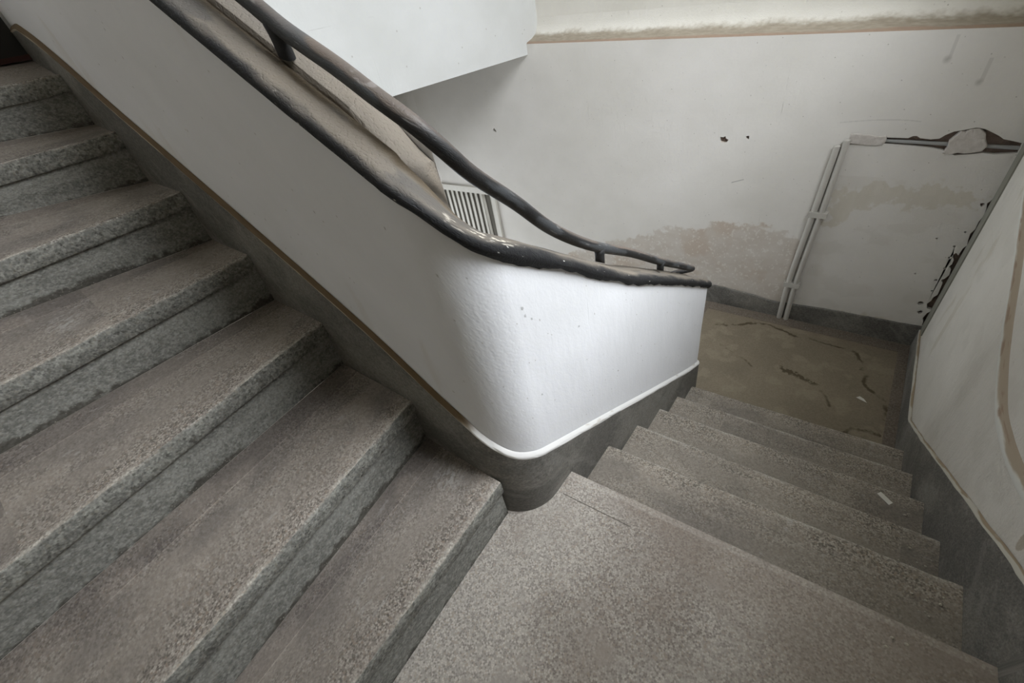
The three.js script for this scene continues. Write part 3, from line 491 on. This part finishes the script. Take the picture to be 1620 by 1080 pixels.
// ------------------------------------------------------------------ handrail
{
  const t = thing('handrail', 'black painted metal tube handrail on short posts along the parapet coping', 'handrail');
  const V = (x, y, z) => new THREE.Vector3(x, y, z);
  const pts = []; for (const x of [-2.04, -1.6, -1.2, -0.8, -0.6, -0.398]) pts.push(V(x, 1.251 + (-x - 0.398) * 0.615, -0.055));
  pts.push(V(-0.329, 1.205, -0.055), V(-0.216, 1.144, -0.055), V(-0.145, 1.1, -0.0565), V(-0.081, 1.052, -0.068), V(-0.0605, 1.007, -0.095), V(-0.0555, 0.963, -0.129), V(-0.055, 0.862, -0.236), V(-0.055, 0.756, -0.342), V(-0.055, 0.629, -0.505), V(-0.055, 0.461, -0.772), V(-0.055, 0.30, -1.008), V(-0.055, 0.15, -1.24), V(-0.055, 0.055, -1.385), V(-0.062, 0.024, -1.432), V(-0.085, 0.0, -1.455), V(-0.13, -0.032, -1.473), V(-0.203, -0.08, -1.475), V(-0.6, -0.33, -1.475), V(-1.2, -0.70, -1.475));
  const curve = new THREE.CatmullRomCurve3(pts, false, 'centripetal');
  const len = curve.getLength(), g = new THREE.TubeGeometry(curve, 260, 0.0148, 20, false);
  const uv = g.attributes.uv; for (let i = 0; i < uv.count; i++) uv.setXY(i, uv.getX(i) * len, uv.getY(i) * 0.093);
  // dust lies on the upper side: find the v of the top from the normals
  const nrm = g.attributes.normal; for (let i = 0; i < uv.count; i++) uv.setY(i, 0.0465 * (1 - nrm.getY(i)) );
  const map = tex(2048, 64, 5.6, 0.1, 0, 0, (x, y) => {
    const n = fbm(x * 10, y * 20, 401, 5) - 0.5, f = fbm(x * 50, y * 120, 403, 3);
    const black = mix3([22, 22, 23], [46, 45, 44], f * 0.8);
    const dust = mix3([120, 104, 92], [98, 92, 86], fbm(x * 7, y * 9, 405, 4));
    let c = mix3(black, dust, sstep(0.036, 0.012, y + n * 0.034) * 0.9);
    c = mix3(c, [74, 76, 78], sstep(1.9, 2.1, x) * sstep(0.45, 0.6, n + 0.5) * 0.8);
    return mix3(c, [150, 146, 142], sstep(0.74, 0.8, fbm(x * 26, y * 60, 407, 3)) * 0.5);
  });
  const m = std({ map, roughness: 0.55, bumpMap: uvBump(bumpTerr, 0.3, 0.3), bumpScale: 0.0012 });
  mesh('rail', g, m, t);
  const pm = std({ color: 0x262627, roughness: 0.55, bumpMap: bumpTerr, bumpScale: 0.001 });
  const post = (x, z, yt, surf) => { // foot cut to the slope of the coping
    const yb = surf(x, z), h = yt - yb, c = new THREE.LatheGeometry([[0, 0], [0.0135, 0], [0.0135, h * 0.45], [0.0142, h * 0.7], [0.0165, h], [0, h]].map(([a, b]) => new THREE.Vector2(a, b)), 18);
    const p = c.attributes.position; for (let i = 0; i < p.count; i++) if (p.getY(i) < 1e-6) p.setY(i, surf(x + p.getX(i), z + p.getZ(i)) - yb);
    c.translate(x, yb, z); c.computeVertexNormals(); mesh('post', c, pm, t);
  };
  const onNear = (x) => topNear(x) + 0.0445, onRight = (x, z) => rightTop(z) + 0.0445;
  post(-0.352, -0.055, 1.216, onNear); post(-0.95, -0.055, 1.584, onNear); post(-1.5, -0.055, 1.922, onNear);
  post(-0.055, -0.562, 0.588, onRight); post(-0.055, -1.022, 0.288, onRight);
}

// ------------------------------------------------------------------ grille low on the far wall
{
  const t = thing('vent_grille', 'off-white framed grille with upright slats low on the far wall', 'grille', [-2.64, -1.95, ZF]);
  const m = std({ map: tex(128, 256, 0.5, 1, 0, 0, (x, y) => plasterCol(x * 5, y * 5, 141, [196, 192, 182])), roughness: 0.6 }), dm = std({ color: 0x5e5a51 });
  const w = 0.36, h = 1.695;
  for (const b of [[-w, w, h, h + 0.055], [-w, w, -0.05, 0], [-w - 0.045, -w, -0.05, h + 0.055], [w, w + 0.045, -0.05, h + 0.055]]) mesh('frame_bar', box(b[0], b[1], b[2], b[3], 0.0005, 0.022), m, t);
  mesh('back_panel', box(-w + 0.002, w - 0.002, 0.002, h - 0.002, -0.0195, -0.0175), dm, t);
  for (let k = 0; k < 11; k++) { const x = -0.318 + k * 0.0655, g = box(-0.013, 0.013, 0.003, h - 0.003, -0.004, 0.004); g.rotateY(k === 9 ? 0.5 : 0.15); if (k === 9) g.rotateZ(0.02); g.translate(x, 0, -0.009); mesh('slat', g, m, t); }
}

// ------------------------------------------------------------------ litter
const paperMat = std({ color: 0xdedbd2, roughness: 0.9 });
function scrap(pts, y, label) {
  const t = (() => { const sh = new THREE.Shape(); const cx = pts.reduce((a, p) => a + p[0], 0) / pts.length, cz = pts.reduce((a, p) => a + p[1], 0) / pts.length; pts.forEach(([x, z], i) => (i ? sh.lineTo(x - cx, -(z - cz)) : sh.moveTo(x - cx, -(z - cz)))); sh.closePath(); const g = new THREE.ExtrudeGeometry(sh, { depth: 0.0012, bevelEnabled: false }); g.rotateX(-Math.PI / 2); const p = g.attributes.position; for (let i = 0; i < p.count; i++) p.setY(i, p.getY(i) + 0.003 * (0.5 + 0.5 * Math.sin(p.getX(i) * 90))); g.computeVertexNormals(); const m = mesh('paper_scrap', g, paperMat); m.position.set(cx, y, cz); return m; })();
  t.userData = { label, category: 'paper scrap' };
}
scrap([[0.772, -1.895], [0.786, -1.912], [0.806, -1.898], [0.822, -1.874], [0.80, -1.882]], YL + 0.0003, 'white paper scrap lying on the olive lower landing floor');
scrap([[0.836, -0.930], [0.846, -0.944], [0.882, -0.913], [0.872, -0.898]], -3 * H2 + 0.0003, 'white paper scrap lying on a step of the descending flight');
{ // plaster crumbs swept into the corner of the descending flight
  const r = rng(77), gs = [];
  const spots = [[0.905, -0.9, 3], [0.93, -0.87, 3], [0.9, -0.66, 2], [0.93, -0.62, 2], [0.885, -1.1, 4], [0.88, -0.42, 1], [0.915, -0.38, 1], [0.80, -0.2, 0], [0.935, -1.3, 5], [0.925, -0.45, 1], [0.76, -0.88, 3], [0.86, -0.58, 2], [0.4, -2.43, 6], [0.88, -2.40, 6]];
  for (const [x, z, k] of spots) for (let q = 0; q < (k === 6 ? 1 : 3); q++) { const cr = 0.0015 + 0.0025 * r(), g = new THREE.IcosahedronGeometry(cr, 0); g.scale(1.3, 0.7, 1); g.rotateY(r() * 6); g.translate(x + (r() - 0.5) * 0.06, (k === 6 ? YL : -k * H2) + cr * 0.7 + 0.0004, z + (r() - 0.5) * 0.05); gs.push(g); }
  const m = mesh('plaster_crumbs', mergeGeometries(gs), std({ color: 0xb8b2a4 })); m.userData = { label: 'scattered plaster crumbs near the right skirting of the descending steps', category: 'rubble', kind: 'stuff' };
}

renderer.render(scene, camera);
